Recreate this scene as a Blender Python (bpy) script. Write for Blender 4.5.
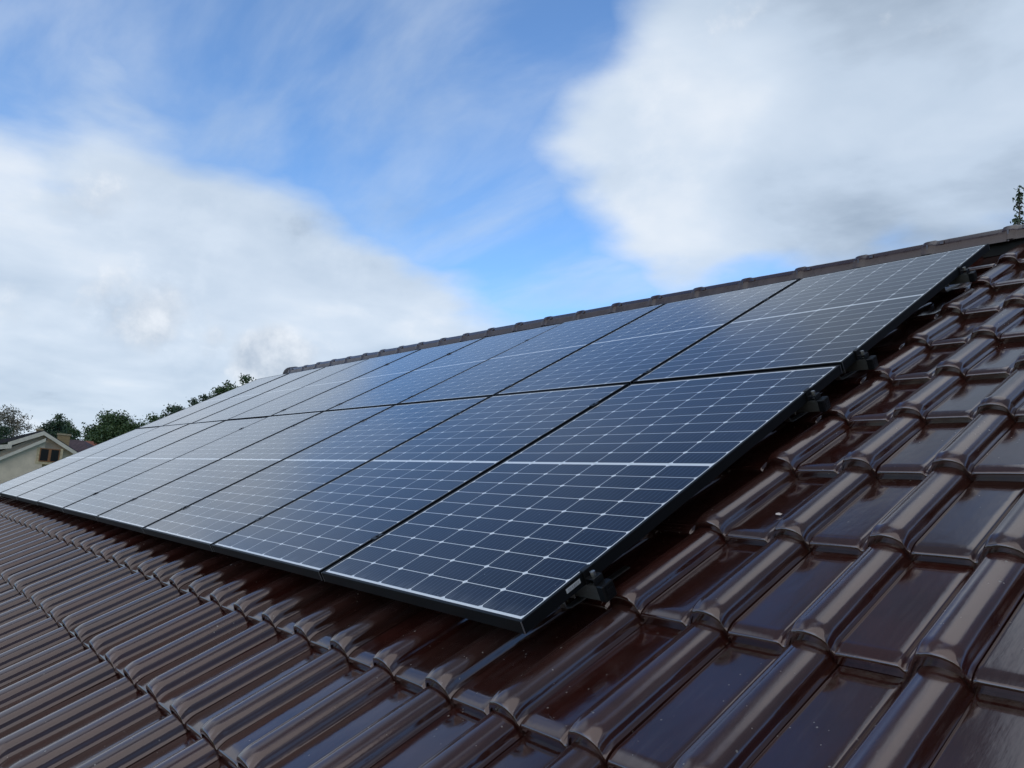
import bpy, math, random
from mathutils import Vector, Matrix
import numpy as np

for o in list(bpy.data.objects):
    bpy.data.objects.remove(o)
S = bpy.context.scene
COL = S.collection
RAD = math.radians
rng = np.random.default_rng(11)
random.seed(11)

# ------------------------------------------------------------------ camera
Z0 = 4.6                                   # height of the array's lower right corner above the ground
PITCH = RAD(30.0)                          # roof pitch
C_POS = Vector((1.4511183, -1.28110015, Z0 + 0.28413241))
C_RT = Vector((0.64458297, 0.76155009, 0.06748519))
C_UP = Vector((0.06923846, -0.14605439, 0.98685062))
C_FW = Vector((-0.76139269, 0.63143454, 0.14687273))
cam_d = bpy.data.cameras.new('camera')
cam = bpy.data.objects.new('camera', cam_d); COL.objects.link(cam)
cam.matrix_world = Matrix((
    (C_RT.x, C_UP.x, -C_FW.x, C_POS.x),
    (C_RT.y, C_UP.y, -C_FW.y, C_POS.y),
    (C_RT.z, C_UP.z, -C_FW.z, C_POS.z),
    (0, 0, 0, 1)))
cam_d.sensor_width = 36.0
cam_d.lens = 36.0 * 784.2 / 1024
cam_d.clip_start = 0.05
cam_d.clip_end = 3000
S.camera = cam

def ray(px, py):
    return C_FW + C_RT * ((px - 512) / 784.2) - C_UP * ((py - 384) / 784.2)
def at(px, py, D):
    return C_POS + ray(px, py) * D

# ------------------------------------------------------------------ light
SUN_DIR = Vector((0.30, -0.75, 0.62)).normalized()       # towards the sun, behind thin cloud
EL = math.asin(SUN_DIR.z); AZ = math.atan2(SUN_DIR.x, SUN_DIR.y)
sd = bpy.data.lights.new('sun', 'SUN'); sd.energy = 0.7; sd.angle = RAD(90); sd.color = (1, .97, .93)
so = bpy.data.objects.new('sun', sd); COL.objects.link(so)
so.rotation_euler = (-SUN_DIR).to_track_quat('-Z', 'Y').to_euler()
so.location = (0, 0, 30)

SKY_STRENGTH = 0.15
EXPOSURE = 0.55                            # exposed a little long, as the photograph is
W = bpy.data.worlds.new('World'); S.world = W; W.use_nodes = True
def build_world():
    nt = W.node_tree; N = nt.nodes; L = nt.links
    N.clear()
    out = N.new('ShaderNodeOutputWorld'); bg = N.new('ShaderNodeBackground')
    bg.inputs[1].default_value = SKY_STRENGTH
    L.new(bg.outputs[0], out.inputs[0])
    sky = N.new('ShaderNodeTexSky'); sky.sky_type = 'NISHITA'; sky.sun_disc = False
    sky.sun_elevation = EL; sky.sun_rotation = AZ
    sky.altitude = 100; sky.air_density = 1.0; sky.dust_density = 0.6; sky.ozone_density = 3.0
    tint = N.new('ShaderNodeMix'); tint.data_type = 'RGBA'; tint.blend_type = 'MULTIPLY'
    tint.inputs[0].default_value = 1.0
    L.new(sky.outputs[0], tint.inputs[6]); tint.inputs[7].default_value = SKY_TINT
    tc = N.new('ShaderNodeTexCoord')
    def math_(op, a, b=None, clamp=False):
        n = N.new('ShaderNodeMath'); n.operation = op; n.use_clamp = clamp
        for i, v in enumerate((a, b)):
            if v is None: continue
            if isinstance(v, (int, float)): n.inputs[i].default_value = v
            else: L.new(v, n.inputs[i])
        return n.outputs[0]
    def noise(scale, detail, rough, vec, dist=0.0, lac=2.0):
        n = N.new('ShaderNodeTexNoise'); n.inputs['Scale'].default_value = scale
        n.inputs['Detail'].default_value = detail; n.inputs['Roughness'].default_value = rough
        n.inputs['Distortion'].default_value = dist
        L.new(vec, n.inputs['Vector']); return n
    def smooth(v, lo, hi, o0=0.0, o1=1.0):
        m = N.new('ShaderNodeMapRange'); m.interpolation_type = 'SMOOTHSTEP'
        L.new(v, m.inputs[0])
        for i, x in enumerate((lo, hi, o0, o1)): m.inputs[i + 1].default_value = x
        return m.outputs[0]
    d = tc.outputs['Generated']
    # cloud layers lie flat overhead: look them up on a horizontal sheet so they close up towards the horizon
    sx = N.new('ShaderNodeSeparateXYZ'); L.new(d, sx.inputs[0])
    zz = math_('ADD', math_('MAXIMUM', sx.outputs[2], 0.0), .20)
    cb = N.new('ShaderNodeCombineXYZ'); L.new(math_('DIVIDE', sx.outputs[0], zz), cb.inputs[0]); L.new(math_('DIVIDE', sx.outputs[1], zz), cb.inputs[1])
    L.new(math_('MULTIPLY', sx.outputs[2], 2.0), cb.inputs[2])
    P = cb.outputs[0]
    nz = noise(1.7, 4, .5, P)
    sub = N.new('ShaderNodeVectorMath'); sub.operation = 'SUBTRACT'
    L.new(nz.outputs['Color'], sub.inputs[0]); sub.inputs[1].default_value = (.5, .5, .5)
    sc = N.new('ShaderNodeVectorMath'); sc.operation = 'SCALE'; L.new(sub.outputs[0], sc.inputs[0]); sc.inputs['Scale'].default_value = .17
    ad = N.new('ShaderNodeVectorMath'); ad.operation = 'ADD'; L.new(d, ad.inputs[0]); L.new(sc.outputs[0], ad.inputs[1])
    nm = N.new('ShaderNodeVectorMath'); nm.operation = 'NORMALIZE'; L.new(ad.outputs[0], nm.inputs[0])
    dw = nm.outputs[0]
    def blobs(lst, vec):
        tot = None
        for (px, py, ro, ri, w) in lst:
            c = (px if isinstance(px, Vector) else ray(px, py)).normalized()
            dp = N.new('ShaderNodeVectorMath'); dp.operation = 'DOT_PRODUCT'
            L.new(vec, dp.inputs[0]); dp.inputs[1].default_value = c
            s = smooth(dp.outputs['Value'], math.cos(ro / 784.2), math.cos(ri / 784.2), 0, w)
            tot = s if tot is None else math_('ADD', tot, s)
        return tot
    cover = blobs(CLOUD_COVER, dw)
    big = noise(1.5, 7, .52, P)
    puff = noise(5.5, 7, .55, P, .1)
    nf = math_('ADD', math_('MULTIPLY', math_('SUBTRACT', big.outputs[0], .5), 1.3),
               math_('MULTIPLY', math_('SUBTRACT', puff.outputs[0], .5), .60))
    field = math_('ADD', math_('ADD', cover, nf), .06)
    mask = smooth(field, .02, 1.0, 0, .96)
    # thin streaky veil in the blue
    mp = N.new('ShaderNodeMapping'); mp.inputs['Rotation'].default_value = (0, 0, .7); mp.inputs['Scale'].default_value = (1.0, 3.2, 1)
    L.new(P, mp.inputs[0])
    veil = noise(1.3, 6, .55, mp.outputs[0], .3)
    vm = smooth(veil.outputs[0], .34, .76, .03, .46)
    mask = math_('MAXIMUM', mask, vm)
    # tone of the cloud: thick grey bellies, bright heads, unseen patches added for the reflections
    dark = blobs(CLOUD_DARK, d)
    tn = noise(2.6, 7, .5, P, .2)
    tone = math_('ADD', math_('MULTIPLY', tn.outputs[0], 1.05), -.01)
    sn = noise(8.5, 8, .60, d, .1)
    lump = smooth(sn.outputs[0], .30, .66)
    tone = math_('SUBTRACT', tone, dark)
    tone = math_('SUBTRACT', tone, math_('MULTIPLY', blobs(CLOUD_LUMP, dw), lump))
    tone = math_('ADD', tone, math_('MULTIPLY', blobs(CLOUD_HEAD, dw), smooth(sn.outputs[0], .30, .52, 1, 0)))
    tone = math_('ADD', tone, blobs(CLOUD_BRIGHT, d), clamp=True)
    ramp = N.new('ShaderNodeValToRGB')
    e = ramp.color_ramp.elements
    e[0].position = 0; e[0].color = (.11, .14, .19, 1)
    e[1].position = 1; e[1].color = (.86, .91, .975, 1)
    for p_, c_ in ((.22, (.30, .38, .49)), (.5, (.56, .665, .80)), (.75, (.68, .775, .895))):
        m1 = ramp.color_ramp.elements.new(p_); m1.color = (*c_, 1)
    L.new(tone, ramp.inputs[0])
    # a few crisp cumulus heads low in the left: lit from above, grey below
    up_ = N.new('ShaderNodeVectorMath'); up_.operation = 'ADD'; L.new(d, up_.inputs[0]); up_.inputs[1].default_value = (.004, -.006, .022)
    sn2 = noise(8.5, 8, .60, up_.outputs[0], .1)
    lit = math_('ADD', math_('MULTIPLY', math_('SUBTRACT', sn.outputs[0], sn2.outputs[0]), 3.2), .62, clamp=True)
    cum = math_('ADD', blobs(CUMULUS, d), math_('MULTIPLY', math_('SUBTRACT', sn.outputs[0], .5), 1.9))
    cmask = smooth(cum, .24, .70, 0, .72)
    cr = N.new('ShaderNodeValToRGB'); ce = cr.color_ramp.elements
    ce[0].position = .15; ce[0].color = (.42, .49, .59, 1); ce[1].position = .95; ce[1].color = (.90, .93, .97, 1)
    L.new(lit, cr.inputs[0])
    cmx = N.new('ShaderNodeMix'); cmx.data_type = 'RGBA'
    L.new(cmask, cmx.inputs[0]); L.new(ramp.outputs[0], cmx.inputs[6]); L.new(cr.outputs[0], cmx.inputs[7])
    scl = N.new('ShaderNodeVectorMath'); scl.operation = 'SCALE'; L.new(cmx.outputs[2], scl.inputs[0]); scl.inputs['Scale'].default_value = 1.0 / SKY_STRENGTH / 2 ** EXPOSURE
    mix = N.new('ShaderNodeMix'); mix.data_type = 'RGBA'
    L.new(mask, mix.inputs[0]); L.new(tint.outputs[2], mix.inputs[6]); L.new(scl.outputs[0], mix.inputs[7])
    L.new(mix.outputs[2], bg.inputs[0])

SKY_TINT = (.62, .83, 1.0, 1)
BACK = Vector((0.7, -0.6, 0.9)); LOWB = Vector((.55, -.85, .10)); LOWR = Vector((1, .05, .10))  # directions of unseen clouds, added to shape light and reflections from outside the view
B1 = Vector((-.08, .50, .97)); D1 = Vector((.50, .42, .85)); D2 = Vector((.35, -.30, 1)); LEFT = Vector((-.9, -.17, .66)); NB = Vector((-.5, -.5, .92)); NB2 = Vector((-.42, .03, 1))  # more unseen clouds, bright and dark, put where the tiles mirror the sky
CLOUD_COVER = [
    (20, 75, 150, 0, .10), (290, 165, 100, 0, .28), (20, 110, 150, 0, -.16), (0, 315, 170, 30, .30), (220, 205, 200, 10, .22), (100, 270, 230, 40, .22), (110, 370, 330, 120, .62),
    (300, 310, 185, 10, .46), (430, 345, 150, 10, .52), (520, 345, 120, 10, .40), (-250, 300, 380, 200, .25),
    (630, 140, 190, 0, .46), (750, 75, 230, 0, .48), (800, 100, 240, 50, .46), (970, 65, 260, 90, .52), (700, 195, 160, 0, .32),
    (870, 140, 150, 20, .26), (1300, 40, 400, 150, .5), (820, -230, 260, 60, .25),
    (390, 90, 260, 40, -.30), (550, 255, 150, 20, -.34), (230, 40, 130, 20, -.20), (545, 140, 80, 0, .26), (590, 235, 90, 0, -.26), (640, 35, 120, 0, -.28), (700, 295, 130, 20, -.50), (820, 265, 105, 15, -.55), (950, 235, 85, 5, -.42), (20, 170, 70, 10, -.25), (610, -10, 170, 20, -.34), (400, 185, 130, 10, -.26), (70, 30, 220, 30, -.42), (20, 165, 90, 0, -.26),
    (160, -170, 430, 120, -.46), (470, -560, 330, 110, .60),  # out of view: added clear gap and cloud mirrored by panels and pans
    (BACK, 0, 900, 400, .9), (B1, 0, 240, 145, .95), (D1, 0, 420, 150, .7), (LEFT, 0, 440, 150, .7), (NB, 0, 420, 150, .7), (NB2, 0, 280, 130, .75)]
CLOUD_DARK = [(60, 430, 220, 30, .06), (1000, 170, 240, 40, .10), (820, -230, 240, 60, .22), (LOWB, 0, 620, 200, .75), (LOWR, 0, 620, 200, .6), (D1, 0, 360, 170, .70), (D2, 0, 480, 200, .72), (NB, 0, 420, 150, .40), (NB2, 0, 280, 130, .22), (BACK, 0, 700, 300, .25), (470, -560, 340, 110, .78)]  # the patches out of view are added to darken reflections in the tiles
CLOUD_LUMP = [(150, 316, 50, 10, .20), (85, 205, 45, 10, .20), (330, 250, 60, 5, .15)]
CUMULUS = [(274, 366, 50, 5, .62), (228, 362, 40, 5, .34), (128, 308, 60, 8, .40), (180, 326, 55, 5, .40), (90, 207, 55, 5, .30), (40, 300, 60, 5, .2)]
CLOUD_HEAD = [(278, 354, 55, 12, .35), (140, 292, 55, 10, .20), (180, 300, 160, 30, .12), (620, 110, 160, 20, .12), (420, 320, 120, 20, .15)]
CLOUD_BRIGHT = [(0, 315, 190, 30, .18), (130, 260, 300, 60, .08), (400, 320, 160, 20, .12), (640, 120, 260, 30, .22), (BACK, 0, 800, 400, .2), (B1, 0, 250, 145, .85), (LEFT, 0, 400, 200, .22)]  # the last three are unseen, added to brighten reflections on the rolls
build_world()

S.view_settings.view_transform = 'Standard'
S.view_settings.look = 'None'
S.view_settings.exposure = EXPOSURE
S.view_settings.gamma = 1.0
S.view_settings.use_curve_mapping = False

# ------------------------------------------------------------------ material helpers
class NT:
    def __init__(s, name):
        s.m = bpy.data.materials.new(name); s.m.use_nodes = True
        s.t = s.m.node_tree; s.N = s.t.nodes; s.L = s.t.links
        s.b = s.N['Principled BSDF']
    def set(s, **k):
        for a, v in k.items():
            i = s.b.inputs[a.replace('_', ' ')]
            if hasattr(v, 'is_output'): s.L.new(v, i)
            elif isinstance(v, tuple) and len(v) == 3: i.default_value = (*v, 1)
            else: i.default_value = v
        return s
    def put(s, sock, v):
        if hasattr(v, 'is_output'): s.L.new(v, sock)
        elif isinstance(v, tuple) and len(v) == 3 and sock.type == 'RGBA': sock.default_value = (*v, 1)
        else: sock.default_value = v
    def math(s, op, a, b=None, c=None, clamp=False):
        n = s.N.new('ShaderNodeMath'); n.operation = op; n.use_clamp = clamp
        for i, v in enumerate((a, b, c)):
            if v is not None: s.put(n.inputs[i], v)
        return n.outputs[0]
    def co(s, kind='Object'):
        return s.N.new('ShaderNodeTexCoord').outputs[kind]
    def mapping(s, v, scale=(1, 1, 1), rot=(0, 0, 0)):
        n = s.N.new('ShaderNodeMapping'); s.L.new(v, n.inputs[0])
        n.inputs['Scale'].default_value = scale; n.inputs['Rotation'].default_value = rot
        return n.outputs[0]
    def noise(s, v, scale, detail=4, rough=.55, dist=0):
        n = s.N.new('ShaderNodeTexNoise'); s.L.new(v, n.inputs['Vector'])
        n.inputs['Scale'].default_value = scale; n.inputs['Detail'].default_value = detail
        n.inputs['Roughness'].default_value = rough; n.inputs['Distortion'].default_value = dist
        return n.outputs[0]
    def voro(s, v, scale, feat='F1'):
        n = s.N.new('ShaderNodeTexVoronoi'); n.feature = feat; s.L.new(v, n.inputs['Vector'])
        n.inputs['Scale'].default_value = scale
        return n
    def map(s, v, a, b, c=0.0, d=1.0, smooth=True):
        n = s.N.new('ShaderNodeMapRange'); n.interpolation_type = 'SMOOTHSTEP' if smooth else 'LINEAR'
        s.put(n.inputs[0], v)
        for i, x in enumerate((a, b, c, d)): s.put(n.inputs[i + 1], x)
        return n.outputs[0]
    def mix(s, f, a, b, mode='MIX'):
        n = s.N.new('ShaderNodeMix'); n.data_type = 'RGBA'; n.blend_type = mode
        s.put(n.inputs[0], f); s.put(n.inputs[6], a); s.put(n.inputs[7], b)
        return n.outputs[2]
    def attr(s, name):
        n = s.N.new('ShaderNodeAttribute'); n.attribute_name = name
        return n.outputs['Fac']
    def bump(s, h, strength=.3, dist=.002):
        n = s.N.new('ShaderNodeBump'); n.inputs['Strength'].default_value = strength
        n.inputs['Distance'].default_value = dist; s.L.new(h, n.inputs['Height'])
        s.L.new(n.outputs[0], s.b.inputs['Normal']); return s
    def sep(s, v):
        n = s.N.new('ShaderNodeSeparateXYZ'); s.L.new(v, n.inputs[0]); return n.outputs

def simple(name, col, rough=.5, metal=0.0, var=.15, scale=8.0, bump=0.0):
    m = NT(name); c = m.co()
    f = m.noise(c, scale, 5, .6)
    lo = tuple(x * (1 - var) for x in col); hi = tuple(min(1, x * (1 + var)) for x in col)
    m.set(Base_Color=m.mix(m.map(f, .3, .7), lo, hi), Roughness=rough, Metallic=metal)
    if bump: m.bump(f, bump, .01)
    return m.m

# glazed, engobed clay tile
def tile_material():
    m = NT('glazed_brown_tile'); c = m.co()
    r = m.attr('tile_rand')
    streak = m.noise(m.mapping(c, (60, 2.2, 60)), 1.0, 5, .6)
    blotch = m.noise(c, 7.0, 5, .6)
    base = m.mix(m.map(blotch, .3, .7), (.027, .0058, .0042), (.043, .0098, .0070))
    base = m.mix(m.map(r, 0, 1, 0, .9, False), base, (.030, .0125, .0100))
    # chalky film worn in streaks along the fall of the roof
    film = m.math('MULTIPLY', m.map(streak, .42, .75), m.map(m.noise(c, 3.1, 3), .3, .7))
    base = m.mix(m.math('MULTIPLY', film, .20), base, (.13, .10, .095))
    # crowns of the rolls are paler and more matt in long streaks
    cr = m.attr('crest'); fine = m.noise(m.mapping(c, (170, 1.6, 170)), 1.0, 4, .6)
    crown_tone = m.math('MULTIPLY', cr, m.map(m.math('ADD', m.math('MULTIPLY', fine, .6), m.math('MULTIPLY', streak, .5)), .30, .75, .35, 1.0))
    base = m.mix(m.math('MULTIPLY', crown_tone, .14), base, (.125, .075, .066))
    # dried specks and droppings
    v = m.voro(c, 42.0)
    vr = m.sep(v.outputs['Color'])
    spot = m.math('MULTIPLY', m.map(v.outputs['Distance'], m.math('MULTIPLY', vr[1], .12), m.math('MULTIPLY', vr[1], .20), 1, 0), m.math('GREATER_THAN', vr[0], .94))
    v2 = m.voro(c, 95.0); vr2 = m.sep(v2.outputs['Color'])
    spot2 = m.math('MULTIPLY', m.map(v2.outputs['Distance'], m.math('MULTIPLY', vr2[0], .2), m.math('MULTIPLY', vr2[0], .34), 1, 0), m.math('GREATER_THAN', vr2[1], .92))
    sp = m.math('MAXIMUM', m.math('MULTIPLY', spot, .75), m.math('MULTIPLY', spot2, .5))
    sp = m.math('MULTIPLY', sp, m.map(m.noise(c, 2.3, 3, .6), .42, .62))
    base = m.mix(sp, base, (.42, .40, .36))
    # rim of dried dirt near noses
    rough = m.math('ADD', m.map(m.noise(m.mapping(c, (35, 1.5, 35)), 1.0, 4, .6), .3, .75, .06, .16), m.math('MULTIPLY', m.math('ADD', sp, m.math('MULTIPLY', crown_tone, .22)), .5))
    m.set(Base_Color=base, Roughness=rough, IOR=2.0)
    m.b.inputs['Specular Tint'].default_value = (1.0, .90, .89, 1)
    m.b.inputs['Coat Weight'].default_value = .12
    m.b.inputs['Coat Roughness'].default_value = .06
    wav = m.noise(m.mapping(c, (1, .5, 1)), 22.0, 3, .5)
    drawn = m.noise(m.mapping(c, (150, 1.2, 150)), 1.0, 4, .65)          # drawn lines left by the extruder
    m.bump(m.math('ADD', wav, m.math('MULTIPLY', drawn, .16)), .16, .004)
    return m.m

def cell_material():
    m = NT('solar_cell_glass'); c = m.co(); x, y, z = m.sep(c)
    # panel local: x in [-1.029,-.009], y in [.009,1.746]
    PX = .1684; ox = -1.0242
    PY = .0851; half = 10 * PY
    x0 = m.math('SUBTRACT', x, ox)
    fx = m.math('DIVIDE', x0, PX)
    dx = m.math('MULTIPLY', m.math('PINGPONG', fx, .5), PX)              # distance to column gap centre
    yy = m.math('ABSOLUTE', m.math('SUBTRACT', y, .8775))               # mirrored about the mid gap
    y1 = m.math('SUBTRACT', yy, .0073)
    fy = m.math('DIVIDE', y1, PY)
    dy = m.math('MULTIPLY', m.math('PINGPONG', fy, .5), PY)
    gx = m.math('LESS_THAN', dx, .00125); gy = m.math('LESS_THAN', dy, .00125)
    cham = m.math('LESS_THAN', m.math('ADD', dx, dy), .0105)
    mid = m.math('LESS_THAN', yy, .0083)
    edge = m.math('MAXIMUM', m.math('GREATER_THAN', yy, .0073 + half - .001),
                  m.math('MAXIMUM', m.math('LESS_THAN', x0, .001), m.math('GREATER_THAN', x0, 6 * PX - .001)))
    gap = m.math('MAXIMUM', m.math('MAXIMUM', gx, gy), m.math('MAXIMUM', cham, m.math('MAXIMUM', mid, edge)))
    # nine busbars per cell
    bx = m.math('MULTIPLY', m.math('PINGPONG', m.math('ADD', m.math('MULTIPLY', fx, 9.0), .5), .5), PX / 9)
    bus = m.math('LESS_THAN', bx, .00075)
    # cell-to-cell tone
    cx = m.math('FLOOR', fx); cy = m.math('FLOOR', m.math('DIVIDE', y, PY))
    cmb = m.N.new('ShaderNodeCombineXYZ'); m.L.new(cx, cmb.inputs[0]); m.L.new(cy, cmb.inputs[1])
    m.L.new(m.N.new('ShaderNodeObjectInfo').outputs['Random'], cmb.inputs[2])
    wn = m.N.new('ShaderNodeTexWhiteNoise'); wn.noise_dimensions = '3D'; m.L.new(cmb.outputs[0], wn.inputs['Vector'])
    cell = m.mix(wn.outputs['Value'], (.0045, .0065, .017), (.0075, .0105, .026))
    cell = m.mix(m.math('MULTIPLY', bus, .55), cell, (.16, .18, .22))
    col = m.mix(gap, cell, (.86, .87, .88))
    # dust and dried drops
    v = m.voro(c, 60.0); vr = m.sep(v.outputs['Color'])
    sp = m.math('MULTIPLY', m.map(v.outputs['Distance'], .07, .13, 1, 0), m.math('GREATER_THAN', vr[0], .955))
    dust = m.math('ADD', m.map(m.noise(c, 3.0, 6, .65), .35, .8, 0.0, .016), m.math('MULTIPLY', m.map(y, .012, .075, .16, 0), m.map(m.noise(m.mapping(c, (14, 3, 1)), 1.0, 5, .6), .35, .7)))
    col = m.mix(m.math('MAXIMUM', m.math('MULTIPLY', sp, .5), dust), col, (.45, .46, .48))
    m.set(Base_Color=col, Roughness=.35, IOR=1.3)
    m.b.inputs['Specular IOR Level'].default_value = .15
    m.b.inputs['Coat Weight'].default_value = 1.0
    m.b.inputs['Coat IOR'].default_value = 1.28
    rough = m.map(m.noise(c, 5.0, 4, .6), .3, .7, .10, .14)
    m.L.new(rough, m.b.inputs['Coat Roughness'])
    return m.m

def frame_material(name='black_anodised_frame', col=(.005, .0056, .0066), rough=.48):
    m = NT(name); c = m.co()
    n = m.noise(c, 300, 2)
    m.set(Base_Color=col, Roughness=m.map(n, .3, .7, rough - .04, rough + .06), Metallic=0.0, IOR=1.32)
    return m.m

def leaf_material(name, a, b, c3):
    m = NT(name); r = m.attr('leaf_rand')
    col = m.mix(m.map(r, 0, .6), a, b); col = m.mix(m.map(r, .75, 1), col, c3)
    m.set(Base_Color=col, Roughness=.55)
    m.b.inputs['Subsurface Weight'].default_value = 0.0
    return m.m

MAT = {}
MAT['tile'] = tile_material()
MAT['cell'] = cell_material()
MAT['frame'] = frame_material()
MAT['joint'] = simple('bare_aluminium_joint', (.55, .56, .57), .35, 1.0)
MAT['alu'] = simple('brushed_aluminium', (.20, .20, .19), .45, .9, .1, 60)
MAT['steel'] = simple('stainless_steel', (.50, .49, .46), .38, 1.0, .12, 40)
MAT['blackplastic'] = frame_material('black_plastic_cap', (.007, .0072, .008), .3)
MAT['black_alu'] = frame_material('black_clamp', (.010, .010, .011), .4)
MAT['underlay'] = simple('roof_underlay', (.007, .0065, .006), .95)
MAT['plaster'] = simple('house_plaster', (.55, .50, .40), .9, 0, .08, 3)
MAT['fascia'] = simple('brown_fascia', (.03, .018, .014), .6)
MAT['gutter'] = simple('brown_gutter', (.05, .025, .02), .35)
MAT['label'] = None

# ------------------------------------------------------------------ object helpers
def link(o):
    COL.objects.link(o); return o
def mesh_of(name, verts, faces, mats, fmat=None, smooth=False, sharp=None):
    me = bpy.data.meshes.new(name)
    me.from_pydata([tuple(map(float, v)) for v in verts], [], [tuple(map(int, f)) for f in faces])
    for m in (mats if isinstance(mats, (list, tuple)) else [mats]): me.materials.append(m)
    if fmat is not None: me.polygons.foreach_set('material_index', np.array(fmat, dtype=np.int32))
    if smooth:
        me.polygons.foreach_set('use_smooth', np.ones(len(me.polygons), dtype=bool))
        if sharp is not None: me.set_sharp_from_angle(angle=RAD(sharp))
    me.update()
    return me
def obj(name, me, parent=None, loc=(0, 0, 0), rot=(0, 0, 0)):
    o = link(bpy.data.objects.new(name, me)); o.location = loc; o.rotation_euler = rot
    if parent is not None: o.parent = parent
    return o
def thing(name, label, cat, loc=(0, 0, 0), rot=(0, 0, 0), group=None, me=None):
    o = link(bpy.data.objects.new(name, me)); o.location = loc; o.rotation_euler = rot
    if me is None: o.empty_display_size = .2
    o['label'] = label; o['category'] = cat
    if group: o['group'] = group
    return o
def copy_tree(src, parent=None):
    c = link(src.copy())
    if parent is not None: c.parent = parent
    for ch in list(src.children): copy_tree(ch, c)
    return c

class MB:
    """collects shapes into one mesh"""
    def __init__(s): s.v = []; s.f = []; s.m = []
    def add(s, vs, fs, mi=0):
        k = len(s.v); s.v += [tuple(v) for v in vs]
        s.f += [tuple(i + k for i in f) for f in fs]; s.m += [mi] * len(fs); return s
    def box(s, a, b, mi=0, bev=0.0, M=None):
        (x0, y0, z0), (x1, y1, z1) = a, b
        if bev <= 0:
            vs = [(x, y, z) for z in (z0, z1) for y in (y0, y1) for x in (x0, x1)]
            fs = [(0, 2, 3, 1), (4, 5, 7, 6), (0, 1, 5, 4), (2, 6, 7, 3), (0, 4, 6, 2), (1, 3, 7, 5)]
        else:
            e = bev; vs = []; idx = {}
            for ix, x in enumerate((x0, x1)):
                for iy, y in enumerate((y0, y1)):
                    for iz, z in enumerate((z0, z1)):
                        sx = e if ix == 0 else -e; sy = e if iy == 0 else -e; sz = e if iz == 0 else -e
                        for ax, p in enumerate(((x, y + sy, z + sz), (x + sx, y, z + sz), (x + sx, y + sy, z))):
                            idx[ix, iy, iz, ax] = len(vs); vs.append(p)
            fs = []
            def q(*k): fs.append(tuple(idx[t] for t in k))
            for ax in range(3):
                o1, o2 = [a for a in range(3) if a != ax]
                for sd_ in (0, 1):
                    ks = []
                    for (p, r) in ((0, 0), (1, 0), (1, 1), (0, 1)):
                        t = [0, 0, 0]; t[ax] = sd_; t[o1] = p; t[o2] = r; ks.append((*t, ax))
                    q(*ks)
            for ax in range(3):                       # edges along ax
                o1, o2 = [a for a in range(3) if a != ax]
                for p in (0, 1):
                    for r in (0, 1):
                        def t_(k, a_):
                            t = [0, 0, 0]; t[ax] = k; t[o1] = p; t[o2] = r; return (*t, a_)
                        q(t_(0, o1), t_(1, o1), t_(1, o2), t_(0, o2))
            for ix in (0, 1):
                for iy in (0, 1):
                    for iz in (0, 1): q((ix, iy, iz, 0), (ix, iy, iz, 1), (ix, iy, iz, 2))
        if M is not None: vs = [M @ Vector(v) for v in vs]
        return s.add(vs, fs, mi)
    def tube(s, pts, radii, n=10, mi=0, cap=True):
        pts = [Vector(p) for p in pts]; rings = []
        for i, p in enumerate(pts):
            t = (pts[min(i + 1, len(pts) - 1)] - pts[max(i - 1, 0)]).normalized()
            u = t.cross(Vector((0, 0, 1)) if abs(t.z) < .9 else Vector((1, 0, 0))).normalized(); w = t.cross(u)
            r = radii[i] if isinstance(radii, (list, tuple)) else radii
            rings.append([p + (u * math.cos(a) + w * math.sin(a)) * r for a in [2 * math.pi * k / n for k in range(n)]])
        vs = [v for r in rings for v in r]; fs = []
        for i in range(len(pts) - 1):
            for k in range(n):
                fs.append((i * n + k, i * n + (k + 1) % n, (i + 1) * n + (k + 1) % n, (i + 1) * n + k))
        if cap: fs += [tuple(range(n))[::-1], tuple((len(pts) - 1) * n + k for k in range(n))]
        return s.add(vs, fs, mi)
    def ribbon(s, pts, w0, w1, t, mi=0):
        """flat bar: pts in the y-z plane, from x=w0 to x=w1, thickness t"""
        n = len(pts); nrm = []
        for i in range(n):
            a = Vector((0, *pts[max(i - 1, 0)])); b = Vector((0, *pts[min(i + 1, n - 1)]))
            d = (b - a).normalized(); nrm.append(Vector((0, -d.z, d.y)))
        vs = []
        for i in range(n):
            p = Vector((0, *pts[i])); q = p + nrm[i] * t
            vs += [(w0, p.y, p.z), (w1, p.y, p.z), (w1, q.y, q.z), (w0, q.y, q.z)]
        fs = [(0, 1, 2, 3), tuple((n - 1) * 4 + k for k in (3, 2, 1, 0))]
        for i in range(n - 1):
            for k in range(4):
                fs.append((i * 4 + k, i * 4 + (k + 1) % 4, (i + 1) * 4 + (k + 1) % 4, (i + 1) * 4 + k))
        return s.add(vs, fs, mi)
    def prism(s, poly, y0, y1, mi=0, axis='y'):
        n = len(poly)
        vs = [(x, y0, z) for x, z in poly] + [(x, y1, z) for x, z in poly]
        fs = [tuple(range(n)), tuple(range(n, 2 * n))[::-1]] + [(k, k + n, (k + 1) % n + n, (k + 1) % n) for k in range(n)]
        if axis == 'x': vs = [(y, x, z) for x, y, z in vs]
        return s.add(vs, fs, mi)
    def mesh(s, name, mats, smooth=False, sharp=None):
        me = mesh_of(name, s.v, s.f, mats, s.m, smooth, sharp)
        import bmesh
        b = bmesh.new(); b.from_mesh(me); bmesh.ops.recalc_face_normals(b, faces=b.faces); b.to_mesh(me); b.free()
        return me

RX = (PITCH, 0, 0)
RM = Matrix.Rotation(PITCH, 4, 'X')
P0 = Vector((0, 0, Z0))
def roof(x, y, z):                       # roof-local (right, up the slope, out of the slope) -> world
    return P0 + (RM @ Vector((x, y, z)))

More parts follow.
